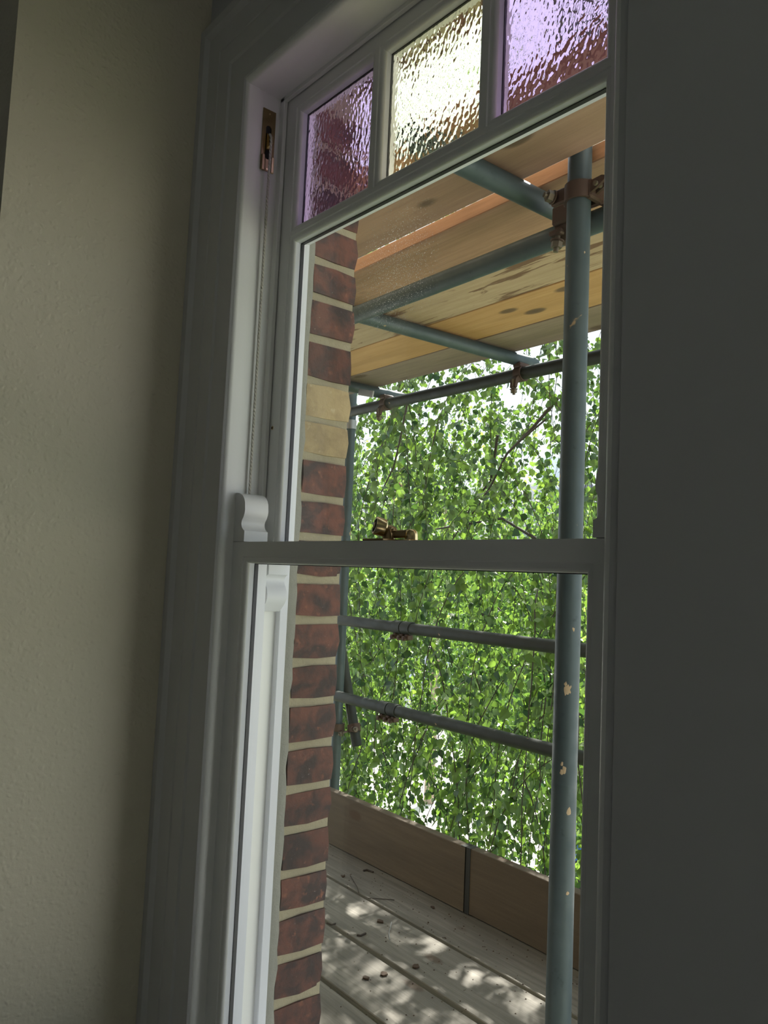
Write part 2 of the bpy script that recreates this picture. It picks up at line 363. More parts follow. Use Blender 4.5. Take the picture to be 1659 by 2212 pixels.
MB().box(XP-.025, XP, .660, .790, SILL, HEAD+.03).build('pulley_stile', M_WHITE, win)
MB().box(XPR, XPR+.025, .660, .790, SILL, HEAD+.03).build('pulley_stile', M_WHITE, win)
MB().box(XP, XPR, .684, .790, HEAD+.004, HEAD+.03).build('head_lining', M_WHITE, win)
MB().bbox(XP-.002, XP+.013, .7355, .7435, SILL, HEAD+.004, .001).build('parting_bead', M_WHITE, win)
MB().bbox(XPR-.013, XPR+.002, .7355, .7435, SILL, HEAD+.004, .001).build('parting_bead', M_WHITE, win)
MB().bbox(XP, XPR, .7355, .7435, HEAD-.004, HEAD+.006, .001).build('parting_bead', M_WHITE, win)
MB().bbox(XP-.03, XO, .786, .804, SILL, HEAD+.02, .0015).build('outer_lining', M_WHITE2, win)
MB().bbox(XOR, XPR+.03, .786, .804, SILL, HEAD+.02, .0015).build('outer_lining', M_WHITE2, win)
MB().bbox(XO, XOR, .786, .804, HEAD-.006, HEAD+.088, .0015).build('outer_lining', M_WHITE2, win)
MB().bbox(XP-.02, XPR+.02, .60, .684, SILL-.035, SILL-.006, .006).build('window_board', M_WHITE, win)
MB().bbox(XP-.02, XPR+.02, .684, .86, SILL-.06, SILL-.004, .004).build('window_sill', M_WHITE2, win)

# ------------------------------------------------------------------ sashes
def ovolo(yf, wdt=.0105, dep=.0085, n=6):
    pts = [(.0001, yf), (.0012, yf+.0016)]
    for k in range(1, n+1):
        a = math.pi/2*k/n
        pts.append((.0012 + (wdt-.0012)*math.sin(a), yf+.0014 + (dep-.0014)*(1-math.cos(a))))
    return pts
def light_opening(root, rect, yf, mat_pane, back, pane_name='pane', clear=True):
    x0, x1, z0, z1 = rect
    m = MB().ring(rect, ovolo(yf)); m.build('moulding', M_WHITE, root, 40)
    MB().ring(rect, [(.0105, yf+.0085), (.0108, yf+.0175)]).build('glazing_rebate', M_WHITE2, root)
    MB().ring(rect, [(.0095, yf+.0176), (.0118, yf+.0176), (.0118, yf+.0245), (.0095, yf+.0245)]).build('black_spacer', M_GASKET, root)
    MB().ring(rect, [(.0095, yf+.0248), (.0108, yf+.0248), (.004, back), (.0, back)]).build('outer_bead', M_WHITE2, root)
    pn = MB().box(x0+.008, x1-.008, yf+.0180, yf+.0240, z0+.008, z1-.008).build(pane_name, mat_pane, root)
    return pn
# lower sash
LY, LB = .684, .730
ls = tag(empty('lower_sash'), 'white painted lower sliding sash with one tall clear pane and a curved horn', 'window sash')
A = (-1.170, -.4775, -.80, .0235)
horn_pts = [(-1.2165, .049), (-1.2165, .1325), (-1.199, .1325), (-1.1905, .1312), (-1.1812, .1270), (-1.1757, .1213), (-1.1726, .1150), (-1.1711, .1024), (-1.1722, .0965), (-1.1750, .0905), (-1.1795, .0850), (-1.1809, .0805), (-1.1803, .0762), (-1.1778, .0722), (-1.1722, .0680), (-1.1695, .0672), (-1.1695, .049)]
MB().box(XP+.0005, A[0], LY, LB, SILL, .0482).build('stile', M_WHITE, ls)
MB().box(A[1], XPR-.0005, LY, LB, SILL, .0482).build('stile', M_WHITE, ls)
MB().box(A[0], A[1], LY, LB, A[3], .0482).build('meeting_rail', M_WHITE, ls)
MB().box(A[0], A[1], LY, LB, SILL, A[2]).build('bottom_rail', M_WHITE, ls)
light_opening(ls, A, LY, M_GLASS, LB)
h = MB().prism(horn_pts, LY, LB, 'y').build('horn', M_WHITE, ls, 35)
mid = (XP+XPR)/2
MB().prism([(min(2*(mid+.0035)-x, XPR-.0005), z) for x, z in horn_pts], LY, LB, 'y').build('horn', M_WHITE, ls, 35)
# upper sash
UY, UB = .745, .786
us = tag(empty('upper_sash'), 'white painted upper sliding sash with three coloured lights above one clear pane', 'window sash')
zt, zb0, zb1 = .8415, .5995, .6070
MB().box(XP+.0005, -1.1755, UY, UB-.001, .0155, HEAD+.002).build('stile', M_WHITE, us)
MB().box(-.5105, XPR-.0005, UY, UB-.001, .0155, HEAD+.002).build('stile', M_WHITE, us)
MB().box(-1.1755, -.5105, UY, UB-.001, zt, HEAD+.002).build('top_rail', M_WHITE, us)
MB().box(-1.1755, -.5105, UY, UB-.001, .0150, .0380).build('meeting_rail', M_WHITE, us)
MB().box(-1.1755, -.5105, UY, UB-.001, zb0, zb1).build('glazing_bar', M_WHITE, us)
VB = [(-.9525, -.9425), (-.7145, -.7050)]
for a, b in VB: MB().box(a, b, UY, UB-.001, zb1, zt).build('glazing_bar', M_WHITE, us)
light_opening(us, (-1.1755, -.5105, .038, zb0), UY, M_GLASSD, UB)
for (a, b), mt, nm in zip(((-1.1755, -.9525), (-.9425, -.7145), (-.7050, -.5105)), (M_PURPLE, M_YELLOW, M_PURPLE), ('purple', 'pale yellow', 'purple')):
    pn = light_opening(us, (a, b, zb1, zt), UY, mt, UB, 'coloured_pane'); pn['label'] = nm + ' hammered glass'
lh = [(-1.2165, .016), (-1.1835, .016), (-1.1835, -.0045), (-1.1870, -.0055), (-1.1915, -.0090), (-1.1935, -.0125), (-1.1930, -.0185), (-1.1895, -.0245), (-1.1855, -.0310), (-1.1835, -.0390), (-1.1842, -.0470), (-1.1875, -.0535), (-1.1930, -.0600), (-1.2020, -.0675), (-1.2060, -.0700), (-1.2165, -.0700)]
MB().prism(lh, UY, UB-.001, 'y').build('horn', M_WHITE2, us, 35)
MB().prism([(2*mid-x, z) for x, z in lh], UY, UB-.001, 'y').build('horn', M_WHITE2, us, 35)
# screw in the upper sash stile
sc = tag(empty('brass_screw', (-1.1975, .7452, .2546)), 'small brass screw cup in the upper sash stile edge', 'screw')
ring_ = MB().tube([(0, -.0012, 0), (0, .0005, 0)], [.0032, .0036], 14); ring_.build('cup', M_BRASS, sc, 40)
MB().tube([(0, -.0016, 0), (0, -.0010, 0)], .0017, 10).build('screw_head', M_DARK, sc, 40)

# ------------------------------------------------------------------ brass pulley and cord
pu = tag(empty('sash_pulley', (XP, .7128, .782)), 'brass axle pulley set into the white frame with a cord over its wheel', 'pulley')
pl = MB()
pw, ph = .0132, .0578
slot = [( .0058*math.sin(a), .022 + .0058*math.cos(a)) for a in np.linspace(-math.pi/2, math.pi/2, 9)] + [(.0058*math.sin(a), -.030 + .0058*math.cos(a)) for a in np.linspace(math.pi/2, 3*math.pi/2, 9)]
slot = [(y, z) for y, z in slot]
bm = bmesh.new()
outer = [(-pw, -ph), (pw, -ph), (pw, ph), (-pw, ph)]
def plate(bm, X):
    vo = [bm.verts.new((X, y, z)) for y, z in outer]; vi = [bm.verts.new((X, y, z)) for y, z in slot]
    e = [bm.edges.new((vo[i], vo[(i+1) % 4])) for i in range(4)] + [bm.edges.new((vi[i], vi[(i+1) % len(vi)])) for i in range(len(vi))]
    bmesh.ops.triangle_fill(bm, use_beauty=True, edges=e); return vo, vi
vo, vi = plate(bm, .0022); vo2, vi2 = plate(bm, .0002)
for a, b in ((vo, vo2), (vi, vi2)):
    for i in range(len(a)):
        j = (i+1) % len(a)
        try: bm.faces.new((a[i], a[j], b[j], b[i]))
        except ValueError: pass
bmesh.ops.recalc_face_normals(bm, faces=bm.faces); me = bpy.data.meshes.new('faceplate'); bm.to_mesh(me); bm.free()
link('faceplate', me, M_BRASSD, pu)
MB().box(.0002, .0006, -.0075, .0075, -.040, .031).build('slot_shade', M_DARK, pu)  # flat black plate, the shade inside the slot put into its colour
wh = MB().tube([(.0015, -.0046, -.004), (.0015, -.002, -.004), (.0015, .002, -.004), (.0015, .0046, -.004)], [.0175, .0145, .0145, .0175], 28)
w_ = wh.build('wheel', M_BRASS, pu, 30); w_.location = (-.006, 0, 0)
for dy in (-.0098, .0098):
    MB().bbox(.0018, .0062, dy-.0032, dy+.0032, -.060, -.030, .0010).build('wheel_cheek', M_BRASS if dy > 0 else M_BRASSD, pu)
for z in (.050, -.0545):
    MB().tube([(.002, 0, z), (.0032, 0, z)], [.0024, .0018], 10).build('screw', M_BRASS, pu, 30)
pu.scale = (1, 1, 1)
cd = (MB().tube([(XP+.006, .7128, .792), (XP+.0105, .7128, .786), (XP+.0122, .7128, .776), (XP+.0110, .7126, .70), (XP+.0085, .7130, .45), (XP+.0075, .7131, .128)], .0024, 10).build('sash_cord', M_CORD, ls, 60))

# ------------------------------------------------------------------ brass fastener on the meeting rail
fa = tag(empty('sash_fastener', (-.833, .707, .0484)), 'brass lever fastener with round knob on the meeting rail', 'window catch')
MB().bbox(-.022, .022, -.021, .009, 0, .0030, .0008).build('base_plate', M_BRASSD, fa)
MB().bbox(.0225, .048, .002, .036, 0, .0028, .0008).build('keeper_plate', M_BRASS, fa)
kn = Vector((.003, -.014, .0200)); ax = Vector((-.45, -.86, .22)).normalized()
k = MB().tube([kn - ax*.011, kn - ax*.009, kn + ax*.0035, kn + ax*.005], [.0095, .0118, .0126, .0120], 26, cap=True); k.build('knob', M_BRASS, fa, 40)
MB().tube([kn + ax*.0046, kn + ax*.0053], [.0095, .0095], 22).build('knob_shade', M_DARK, fa, 30)  # black disc paints the shade of the hollow knob face
MB().tube([kn + ax*.0052, kn + ax*.0062], [.0042, .0036], 18).build('knob_boss', M_BRASSD, fa, 30)
MB().tube([kn - ax*.010, kn - ax*.017, kn - ax*.022, Vector((.018, .002, .010))], [.0045, .0065, .0055, .0060], 16).build('lever', M_BRASSD, fa, 40)
MB().prism([(.0, .002), (.020, .002), (.019, .010), (.015, .018), (.010, .0225), (.006, .020), (.002, .012)], -.004, .0, 'y').build('cam_plate', M_BRASSD, fa, 30)
MB().tube([(.010, .000, .0030), (.010, .000, .015)], [.0085, .0075], 18).build('pivot', M_BRASSD, fa, 40)
MB().tube([(.016, .004, .010), (.034, .012, .011)], [.0055, .0055], 14).build('hook_arm', M_BRASSD, fa, 40)
dm = MB(); dm.tube([(.040, .014, .0028), (.040, .014, .009), (.040, .014, .0140), (.040, .014, .0165), (.040, .014, .0175)], [.0092, .0090, .0078, .0050, .0012], 22); dm.build('keeper', M_BRASS, fa, 50)

# ------------------------------------------------------------------ outside wall: brick leaf with real bricks
wx = tag(empty('wall_exterior'), kind='structure')
mo = MB(); mo.box(-3.6, XO-.004, .8185, .919, -4.5, 3.4); mo.box(XOR+.004, .25, .8185, .919, -4.5, 3.4); mo.box(XO-.004, XOR+.004, .8185, .919, -4.5, SILL-.10); mo.box(XO-.004, XOR+.004, .8185, .919, HEAD+.086, 3.4)
mo.box(.25, 2.35, .8185, .919, HEAD+.004, 3.4); mo.box(.25, 2.35, .8185, .919, -4.5, SILL-.10); mo.box(2.35, 3.4, .8185, .919, -4.5, 3.4)
mo.build('mortar', M_MORTAR, wx)
fil = MB(); r2 = random.Random(3); prev = None; n = 60                         # cement fillet between frame and brick
sec = []
for i in range(n+1):
    z = -1.0 + (HEAD+1.0)*i/n; j = r2.uniform(-.0025, .0025)
    sec.append([(XO-.02, .800, z), (XO-.001, .8005, z), (XO-.0005, .804, z), (XO+.0015, .810, z), (XO+.001+j*.3, .8185+j, z), (XO-.004, .8215+j, z), (XO-.02, .82, z)])
fil.add([q for s_ in sec for q in s_], [(i*7+k, i*7+k+1, (i+1)*7+k+1, (i+1)*7+k) for i in range(n) for k in range(6)])
fil.build('cement_fillet', M_CEMENT, wx, 40)
JZ = [.664, .589, .519, .440, .358, .287, .217, .140, .067, -.011, -.085, -.162, -.234, -.311, -.387, -.458, -.534, -.604, -.680, -.754]
while JZ[0] < .86: JZ.insert(0, JZ[0]+.0755)
while JZ[-1] > -1.35: JZ.append(JZ[-1]-.0745)
def brickmesh(L, D, Hh, sd, mat):
    r = random.Random(sd); bm = bmesh.new(); bmesh.ops.create_cube(bm, size=1)
    bmesh.ops.subdivide_edges(bm, edges=bm.edges[:], cuts=1, use_grid_fill=True)
    for v in bm.verts: v.co = Vector((v.co.x*L, v.co.y*D, v.co.z*Hh))
    for v in bm.verts:
        c = sum(abs(abs(a)-b/2) < 1e-5 for a, b in zip(v.co, (L, D, Hh)))
        if c >= 3: v.co *= .965
        v.co += Vector((r.uniform(-.0016, .0016), r.uniform(-.0012, .0012), r.uniform(-.0017, .0017)))
    me = bpy.data.meshes.new('brick'); bm.to_mesh(me); bm.free(); me.materials.append(mat)
    me.polygons.foreach_set('use_smooth', [True]*len(me.polygons)); me.set_sharp_from_angle(angle=math.radians(50)); return me
BH = [(brickmesh(.215, .102, .063, 50+i, M_BRICK)) for i in range(5)]; BY = [(brickmesh(.215, .102, .0655, 80+i, M_BRICKY)) for i in range(2)]
BHH = [(brickmesh(.1025, .102, .063, 150+i, M_BRICK)) for i in range(3)]
BHV = [(brickmesh(.215, .102, .064, 250+i, M_BRICK)) for i in range(3)]
def brick(me, x, y, z, rx=0, sz=1, ry=0):
    o = bpy.data.objects.new('brick', me); COL.objects.link(o); o.parent = wx; o.location = (x, y, z)
    o.rotation_euler = (rx, ry, rnd.uniform(-.008, .008)); o.scale = (1, 1, sz)
for i in range(len(JZ)-1):
    zc = (JZ[i]+JZ[i+1])/2; hh = JZ[i]-JZ[i+1]-.0145
    yel = .21 < zc < .36
    if yel: hh += .003
    me = BY[i % 2] if yel else BH[i % 5]; hz = .0655 if yel else .063
    j = rnd.uniform(-.0008, .0012)
    if i % 2: brick(me, XO-.1075+.001+j, .8705, zc, 0, hh/hz); brick(BH[(i+2) % 5], XO-.3335, .8705, zc, 0, hh/.063)
    else:
        o_ = brick(BHH[i % 3] if not yel else BY[0], XO-.05125+.001+j if not yel else XO-.1075+.001+j, .8705, zc, 0, hh/hz)
        brick(BH[(i+1) % 5], XO-.2205 if not yel else XO-.3335, .8705, zc, 0, hh/.063); 
    brick(BH[(i+3) % 5] if i % 2 else BHH[i % 3], XOR+(.1075 if i % 2 else .0513)-.001, .8705, zc, 0, hh/.063)
for k in range(13):                                                             # soldier course over the opening
    brick(BHV[k % 3], XO-.10+.0765*k, .8705, HEAD+.082+.110, 0, 1, math.pi/2)
struct('exterior_sill', MB().bbox(XO-.05, XOR+.05, .80, .985, SILL-.13, SILL-.062, .006), M_STONE)

# added_window_2: invented window, unseen to the right, added to light the room
w2 = tag(empty('added_window_2'), kind='structure')
w2b = MB(); w2b.ring((.25, 2.35, SILL-.03, HEAD+.03), [(0, .66), (.045, .66), (.045, .70), (.09, .70), (.09, .745), (0, .745)]); w2b.box(.33, 2.27, .70, .745, .0, .045)
w2b.build('window_frame', M_WHITE, w2); MB().box(.33, 2.27, .718, .724, SILL+.05, HEAD-.05).build('pane', M_GLASS, w2)

# ------------------------------------------------------------------ scaffold
def sobj(mb, name, mat, label, cat, group=None, smooth=None, origin=(0, 0, 0), parent=None):
    me = mb.mesh(name); bm = bmesh.new(); bm.from_mesh(me); bmesh.ops.recalc_face_normals(bm, faces=bm.faces); bm.to_mesh(me); bm.free()
    o = link(name, me, mat, parent, smooth); o.rotation_euler = (0, 0, SY) if parent is None else (0, 0, 0)
    if label: tag(o, label, cat, group)
    return o
R0 = .0245
def pipe(p0, p1, name, label, mat=M_STEEL, r=R0):
    p0 = Vector(p0); p1 = Vector(p1); L = (p1-p0).length; m = MB(); n = 28
    # hollow tube: outer, rim, inner
    ang = [2*math.pi*k/n for k in range(n)]; st = [0, L]
    v = [(rr*math.cos(a), rr*math.sin(a), z) for rr, z in ((r, 0), (r, L), (r-.004, L), (r-.004, 0)) for a in ang]
    f = [(i*n+k, i*n+(k+1) % n, ((i+1) % 4)*n+(k+1) % n, ((i+1) % 4)*n+k) for i in range(4) for k in range(n)]
    m.add(v, f); o = m.build(name, mat, None, 40)
    w0 = sf(*p0); w1 = sf(*p1); o.location = w0; o.rotation_mode = 'XYZ'; o.rotation_euler = (w1-w0).to_track_quat('Z', 'Y').to_euler()
    return tag(o, label, 'scaffold tube')
PX, PY = -1.012, 1.279                            # near standard
pipe((PX-.004, PY, -4.5), (PX, PY, 2.9), 'scaffold_standard', 'thick grey upright scaffold tube close outside the glass, nearest of the uprights')
STD = [o for o in bpy.data.objects if o.name == 'scaffold_standard'][0]
M_SPLASH = stonemat('mortar_splash', (.42, .30, .18), (.55, .44, .30), 90, .6, .001)
for q_, (px, py, s_) in enumerate([(1226, 1490, .0085), (1222, 1478, .004), (1219, 1664, .005), (1214, 1650, .003), (1229, 1753, .0065), (1213, 1668, .0035), (1263, 545, .004), (1239, 1360, .0035), (1226, 1930, .003)]):
    d = ray(px, py); c2 = sf(PX-.002, PY); a_ = d[0]**2+d[1]**2; b_ = -2*(d[0]*c2.x+d[1]*c2.y); cc = c2.x**2+c2.y**2-R0**2
    disc = b_*b_-4*a_*cc
    if disc <= 0: continue
    hit = d*((-b_-math.sqrt(disc))/(2*a_)); th = math.atan2(hit[1]-c2.y, hit[0]-c2.x); rr = random.Random(q_*7); n_ = 9
    vs_ = []
    for k in range(n_):
        t_ = 2*math.pi*k/n_; dr = s_*rr.uniform(.55, 1.2); an = th + dr*math.cos(t_)/R0; zz = hit[2] + 1.5*dr*math.sin(t_)
        vs_.append((c2.x + (R0+.0003)*math.cos(an), c2.y + (R0+.0003)*math.sin(an), zz))
    vs_.append((c2.x + (R0+.0012)*math.cos(th), c2.y + (R0+.0012)*math.sin(th), hit[2]))
    o_ = MB().add(vs_, [(k, (k+1) % n_, n_) for k in range(n_)]).build('mortar_splash', M_SPLASH, None, 60)
    bpy.context.view_layer.update(); o_.parent = STD; o_.matrix_parent_inverse = STD.matrix_world.inverted()
    o_['label'] = 'dried buff mortar splash'
pipe((-5.4, 1.352, .775), (.9, 1.340, .770), 'scaffold_ledger', 'grey horizontal scaffold tube under the boards clamped to the near upright')
pipe((-5.6, 2.245, .812), (.6, 2.245, .785), 'scaffold_ledger', 'dark horizontal scaffold tube against the sky beyond the board platform', M_STEELD)
TZ = .853
pipe((-1.150, .950, TZ), (-1.150, 1.385, TZ), 'scaffold_transom', 'cross tube under the boards beside the near upright, nearest of the cross tubes')
pipe((-2.090, .985, TZ), (-2.040, 2.33, TZ), 'scaffold_transom', 'cross tube under the boards meeting the dark outer tube, middle of the cross tubes')
pipe((-2.905, .985, TZ), (-2.888, 2.40, TZ), 'scaffold_transom', 'cross tube under the boards beside the brick pier with leaves hanging on its end')
pipe((-5.2, 2.245, -.214), (.7, 2.235, -.222), 'guard_rail', 'upper horizontal guard rail tube in front of the leaves', M_STEELD)
pipe((-5.2, 2.245, -.575), (.7, 2.235, -.577), 'guard_rail', 'lower horizontal guard rail tube with sunlit patches on its top', M_STEELD)
pipe((-3.185, 2.297, -4.5), (-3.215, 2.297, 2.6), 'scaffold_standard', 'thin looking far upright scaffold tube beside the edge of the brick pier', M_STEEL)
pipe((-3.106, 2.352, -.815), (-3.62, 2.352, .55), 'scaffold_brace', 'sloping brace tube with open cut end behind the far upright', M_STEELD)
# boards: (x0,x1,y0,y1,mat,label)
ZB = .880
def board(x0, x1, y0, y1, z0, z1, mat, name, label, cat='board', bands=True, sag=0):
    L = x1-x0; o = empty(name, sf((x0+x1)/2, (y0+y1)/2, z0), SY); tag(o, label, cat)
    m = MB(); nseg = 10; r = random.Random(int(abs(x0*1000+y0*7000+z0*11))); w = (y1-y0)/2; hz = z1-z0
    sec = []
    for i in range(nseg+1):
        x = -L/2 + L*i/nseg; j = r.uniform(-.0015, .0015); k = r.uniform(-.0015, .0015)
        c = .002
        sec.append([(x, -w+c+j, 0), (x, w-c+k, 0), (x, w+k, c), (x, w+k, hz-c), (x, w-c+k, hz), (x, -w+c+j, hz), (x, -w+j, hz-c), (x, -w+j, c)])
    f = [(i*8+q, i*8+(q+1) % 8, (i+1)*8+(q+1) % 8, (i+1)*8+q) for i in range(nseg) for q in range(8)] + [tuple(range(8)), tuple(range(nseg*8, nseg*8+8))[::-1]]
    m.add([q for s_ in sec for q in s_], f); m.build('plank', mat, o)
    if bands:
        for e in (-1, 1):
            b = MB().bbox(min(e*L/2, e*(L/2-.022)), max(e*L/2, e*(L/2-.022))+.0, -w-.0012, w+.0012, -.0012, hz+.0012, .0005); b.build('end_band', M_BANDD, o)
    return o
board(-4.4, -.30, 1.026, 1.252, ZB, ZB+.038, M_BD0, 'scaffold_board', 'rose-brown overhead board nearest the house wall, crossed by a bright gap')
board(-4.4, .25, 1.303, 1.527, ZB, ZB+.038, M_BD1, 'scaffold_board', 'brown overhead board just beyond the bright gap, with one orange sawn edge')
board(-4.4, .1, 1.553, 1.776, ZB, ZB+.038, M_BD2, 'scaffold_board', 'tan overhead board with dark brown resin stains')
board(-4.4, .2, 1.782, 2.012, ZB, ZB+.038, M_BD3, 'scaffold_board', 'orange-toned overhead board, second from the outer edge')
board(-4.4, .1, 2.018, 2.222, ZB, ZB+.038, M_BD4, 'scaffold_board', 'grey-brown overhead board along the outer sky edge')
DZ = -1.180
board(-4.3, -.2, 1.885, 2.135, DZ-.038, DZ, M_DECK, 'deck_board', 'weathered walking board along the foot of the toe boards, strewn with twigs')
board(-4.3, -.2, 1.648, 1.868, DZ-.038, DZ, M_DECK, 'deck_board', 'weathered walking board second from the toe boards with sun spots')
board(-4.3, -.2, 1.422, 1.628, DZ-.038, DZ, M_DECK, 'deck_board', 'weathered walking board third from the toe boards with a dark knot and sun spots')
board(-4.3, -1.05, 1.185, 1.404, DZ-.038, DZ, M_DECK, 'deck_board', 'weathered walking board nearest the brick pier at the bottom corner')
board(-4.3, -.2, .955, 1.176, DZ-.038, DZ, M_DECK, 'deck_board', 'weathered walking board tight against the house wall below the window')
board(-4.3, -2.089, 2.090, 2.128, DZ+.003, DZ+.228, M_TOE, 'toe_board', 'long brown upright toe board on edge reaching left to the brick pier')
board(-2.086, -.2, 2.092, 2.130, DZ+.003, DZ+.228, M_TOE, 'toe_board', 'brown upright toe board on edge passing behind the near upright')

# ---- fittings
def band(m, c, axis, r, w, th=.0045, a0=0, a1=2*math.pi, n=24):
    axis = Vector(axis).normalized(); ref = Vector((0, 0, 1)) if abs(axis.z) < .9 else Vector((0, -1, 0))
    u = ref - axis*ref.dot(axis); u.normalize(); w_ = axis.cross(u); c = Vector(c)
    sec = []
    for i in range(n+1):
        a = a0 + (a1-a0)*i/n; d = u*math.cos(a) + w_*math.sin(a)
        sec += [c + axis*(-w/2) + d*r, c + axis*(w/2) + d*r, c + axis*(w/2) + d*(r+th), c + axis*(-w/2) + d*(r+th)]
    f = [(i*4+q, i*4+(q+1) % 4, (i+1)*4+(q+1) % 4, (i+1)*4+q) for i in range(n) for q in range(4)] + [(0, 1, 2, 3), (n*4+3, n*4+2, n*4+1, n*4)]
    m.add(c and [*sec], f); return m
def bolt_set(root, c, axis, L=.05):
    c = Vector(c); a = Vector(axis).normalized()
    b = MB().tube([c - a*L*.5, c + a*L*.5], .0058, 12).build('bolt', M_BOLT, root, 40)
    v, f = hexprism(c + a*L*.28, a, .0125, .013); MB().add(v, f).build('nut', M_BOLT, root)
    v, f = hexprism(c + a*L*.13, a, .0150, .003); 
    m = MB().tube([c + a*L*.13, c + a*(L*.13+.003)], .0150, 16); m.build('washer', M_RUST, root, 40)
def right_angle_coupler(name, loc, label, rot=(0, 0, 0)):
    """joins an upright tube (axis z) at the origin to a horizontal tube (axis x) at y=+.061, z=-.02"""
    o = tag(empty(name, loc), label, 'scaffold coupler')
    m = MB(); band(m, (0, 0, 0), (0, 0, 1), R0+.0008, .036, .006, math.pi*-.62, math.pi*.62); m.build('strap', M_RUST, o, 40)
    m = MB(); band(m, (-.075, .066, -.030), (1, 0, 0), R0+.0008, .036, .006, math.pi*.18, math.pi*1.82); m.build('strap', M_RUST, o, 40)
    m = MB().bbox(-.036, -.020, -.010, .052, -.020, .020, .004); m.bbox(.020, .036, -.010, .052, -.020, .020, .004); m.bbox(-.034, .034, .026, .036, -.022, .022, .003); m.build('saddle', M_RUST, o)
    m = MB(); m.prism([(.026, -.014), (.052, -.004), (.066, .004), (.070, .012), (.060, .016), (.028, .014)], -.009, -.003, 'y'); m.prism([(.026, -.014), (.052, -.004), (.066, .004), (.070, .012), (.060, .016), (.028, .014)], .006, .012, 'y'); m.build('hinge_lug', M_RUST, o)
    MB().tube([(.048, -.014, .002), (.048, .018, .002)], .0052, 10).build('hinge_pin', M_BOLT, o, 40)
    bolt_set(o, (-.050, -.012, .004), (-.35, -1, .1), .062)
    bolt_set(o, (-.088, .040, -.050), (-.1, -.05, -1), .070)
    MB().bbox(-.062, -.022, -.018, -.006, -.012, .020, .003).build('clamp_lug', M_RUST, o)
    MB().bbox(-.095, -.030, .024, .038, -.030, .012, .004).build('saddle_arm', M_RUST, o)
    m = MB().bbox(-.104, -.070, .026, .056, -.050, -.038, .003); m.build('clamp_lug', M_RUST, o)
    o.rotation_euler = rot; return o
c0 = right_angle_coupler('scaffold_coupler', sf(PX, PY, .808), 'rust-brown double coupler strapped round the near upright with protruding bolts', (0, 0, SY))
def small_coupler(name, loc, label):
    """putlog style fitting joining a transom to the outer ledger below it"""
    o = tag(empty(name, loc, SY), label, 'scaffold coupler')
    m = MB(); band(m, (0, 0, 0), (1, 0, 0), R0+.0008, .034, .006, math.pi*.1, math.pi*1.9); m.build('strap', M_RUST, o, 40)
    m = MB().prism([(-.030, -.012), (-.044, -.030), (-.046, -.060), (-.036, -.062), (-.030, -.040), (-.018, -.026)], -.014, .014, 'x'); m.build('lug', M_RUST, o)
    bolt_set(o, (0, -.040, -.058), (0, .1, -1), .060)
    MB().bbox(-.018, .018, -.030, .030, .020, .040, .004).build('saddle', M_RUST, o); return o
k1 = small_coupler('scaffold_coupler', sf(-2.033, 2.245, .797), 'rusty clamp hanging under the dark outer tube at the middle cross tube')
dup(k1, sf(-2.860, 2.245, .800), None, 'rusty clamp hanging under the dark outer tube beside the brick pier')
def sleeve(name, loc, label):
    o = tag(empty(name, loc, SY), label, 'scaffold coupler')
    m = MB(); band(m, (-.031, 0, 0), (1, 0, 0), R0+.0006, .056, .0035, 0, 2*math.pi, 28); m.build('sleeve_half', M_STEELD, o, 40)
    m = MB(); band(m, (.031, 0, 0), (1, 0, 0), R0+.0006, .056, .0035, 0, 2*math.pi, 28); m.build('sleeve_half', M_STEELD, o, 40)
    for x in (-.040, .006, .040):
        b = MB().bbox(x-.012, x+.012, -.020, .014, -.050, -.026, .004); b.build('lug', M_RUST, o)
        MB().tube([(x-.004, -.034, -.043), (x-.004, .020, -.043)], .006, 10).build('bolt', M_RUST, o, 40)
        v, f = hexprism((x-.004, -.026, -.043), (0, 1, 0), .0115, .011); MB().add(v, f).build('nut', M_RUST, o)
    return o
s1 = sleeve('sleeve_coupler', sf(-2.665, 2.242, -.2165), 'sleeve coupler with rusty lugs joining the upper guard rail')
dup(s1, sf(-2.735, 2.242, -.5755), None, 'sleeve coupler with rusty lugs joining the lower guard rail')
sw = tag(empty('swivel_coupler', sf(-3.150, 2.325, -.735), SY), 'dark rusty swivel coupler holding the sloping brace to the far upright', 'scaffold coupler')
m = MB(); band(m, (-.042, -.028, -.0), (0, 0, 1), R0+.0008, .036, .006); m.build('strap', M_RUST, sw, 40)
m = MB(); band(m, (.014, .027, -.0), Vector((-.35, 0, .93)), R0+.0008, .036, .006); m.build('strap', M_RUST, sw, 40)
bolt_set(sw, (.052, -.004, .004), (1, -.2, .15), .070); bolt_set(sw, (-.006, -.020, -.022), (-.2, -1, -.3), .055)
MB().bbox(.030, .070, -.010, .010, -.010, .012, .003).build('hinge_lug', M_RUST, sw)
bc = tag(MB().bbox(-.055, .055, -.004, .004, -.015, .015, .001).build('board_clip', M_BAND), 'small silver metal clip under the boards beside the brick pier', 'clip')
bc.location = sf(-2.80, 2.08, .812); bc.rotation_euler = (0, .25, SY)
cb = MB(); band(cb, (0, 0, 0), (0, 0, 1), R0+.0006, .045, .0035); cb = cb.build('tube_collar', M_BAND, None, 40)
tag(cb, 'pale collar round the far upright just under the dark tube', 'collar'); cb.location = sf(-3.207, 2.297, .752)

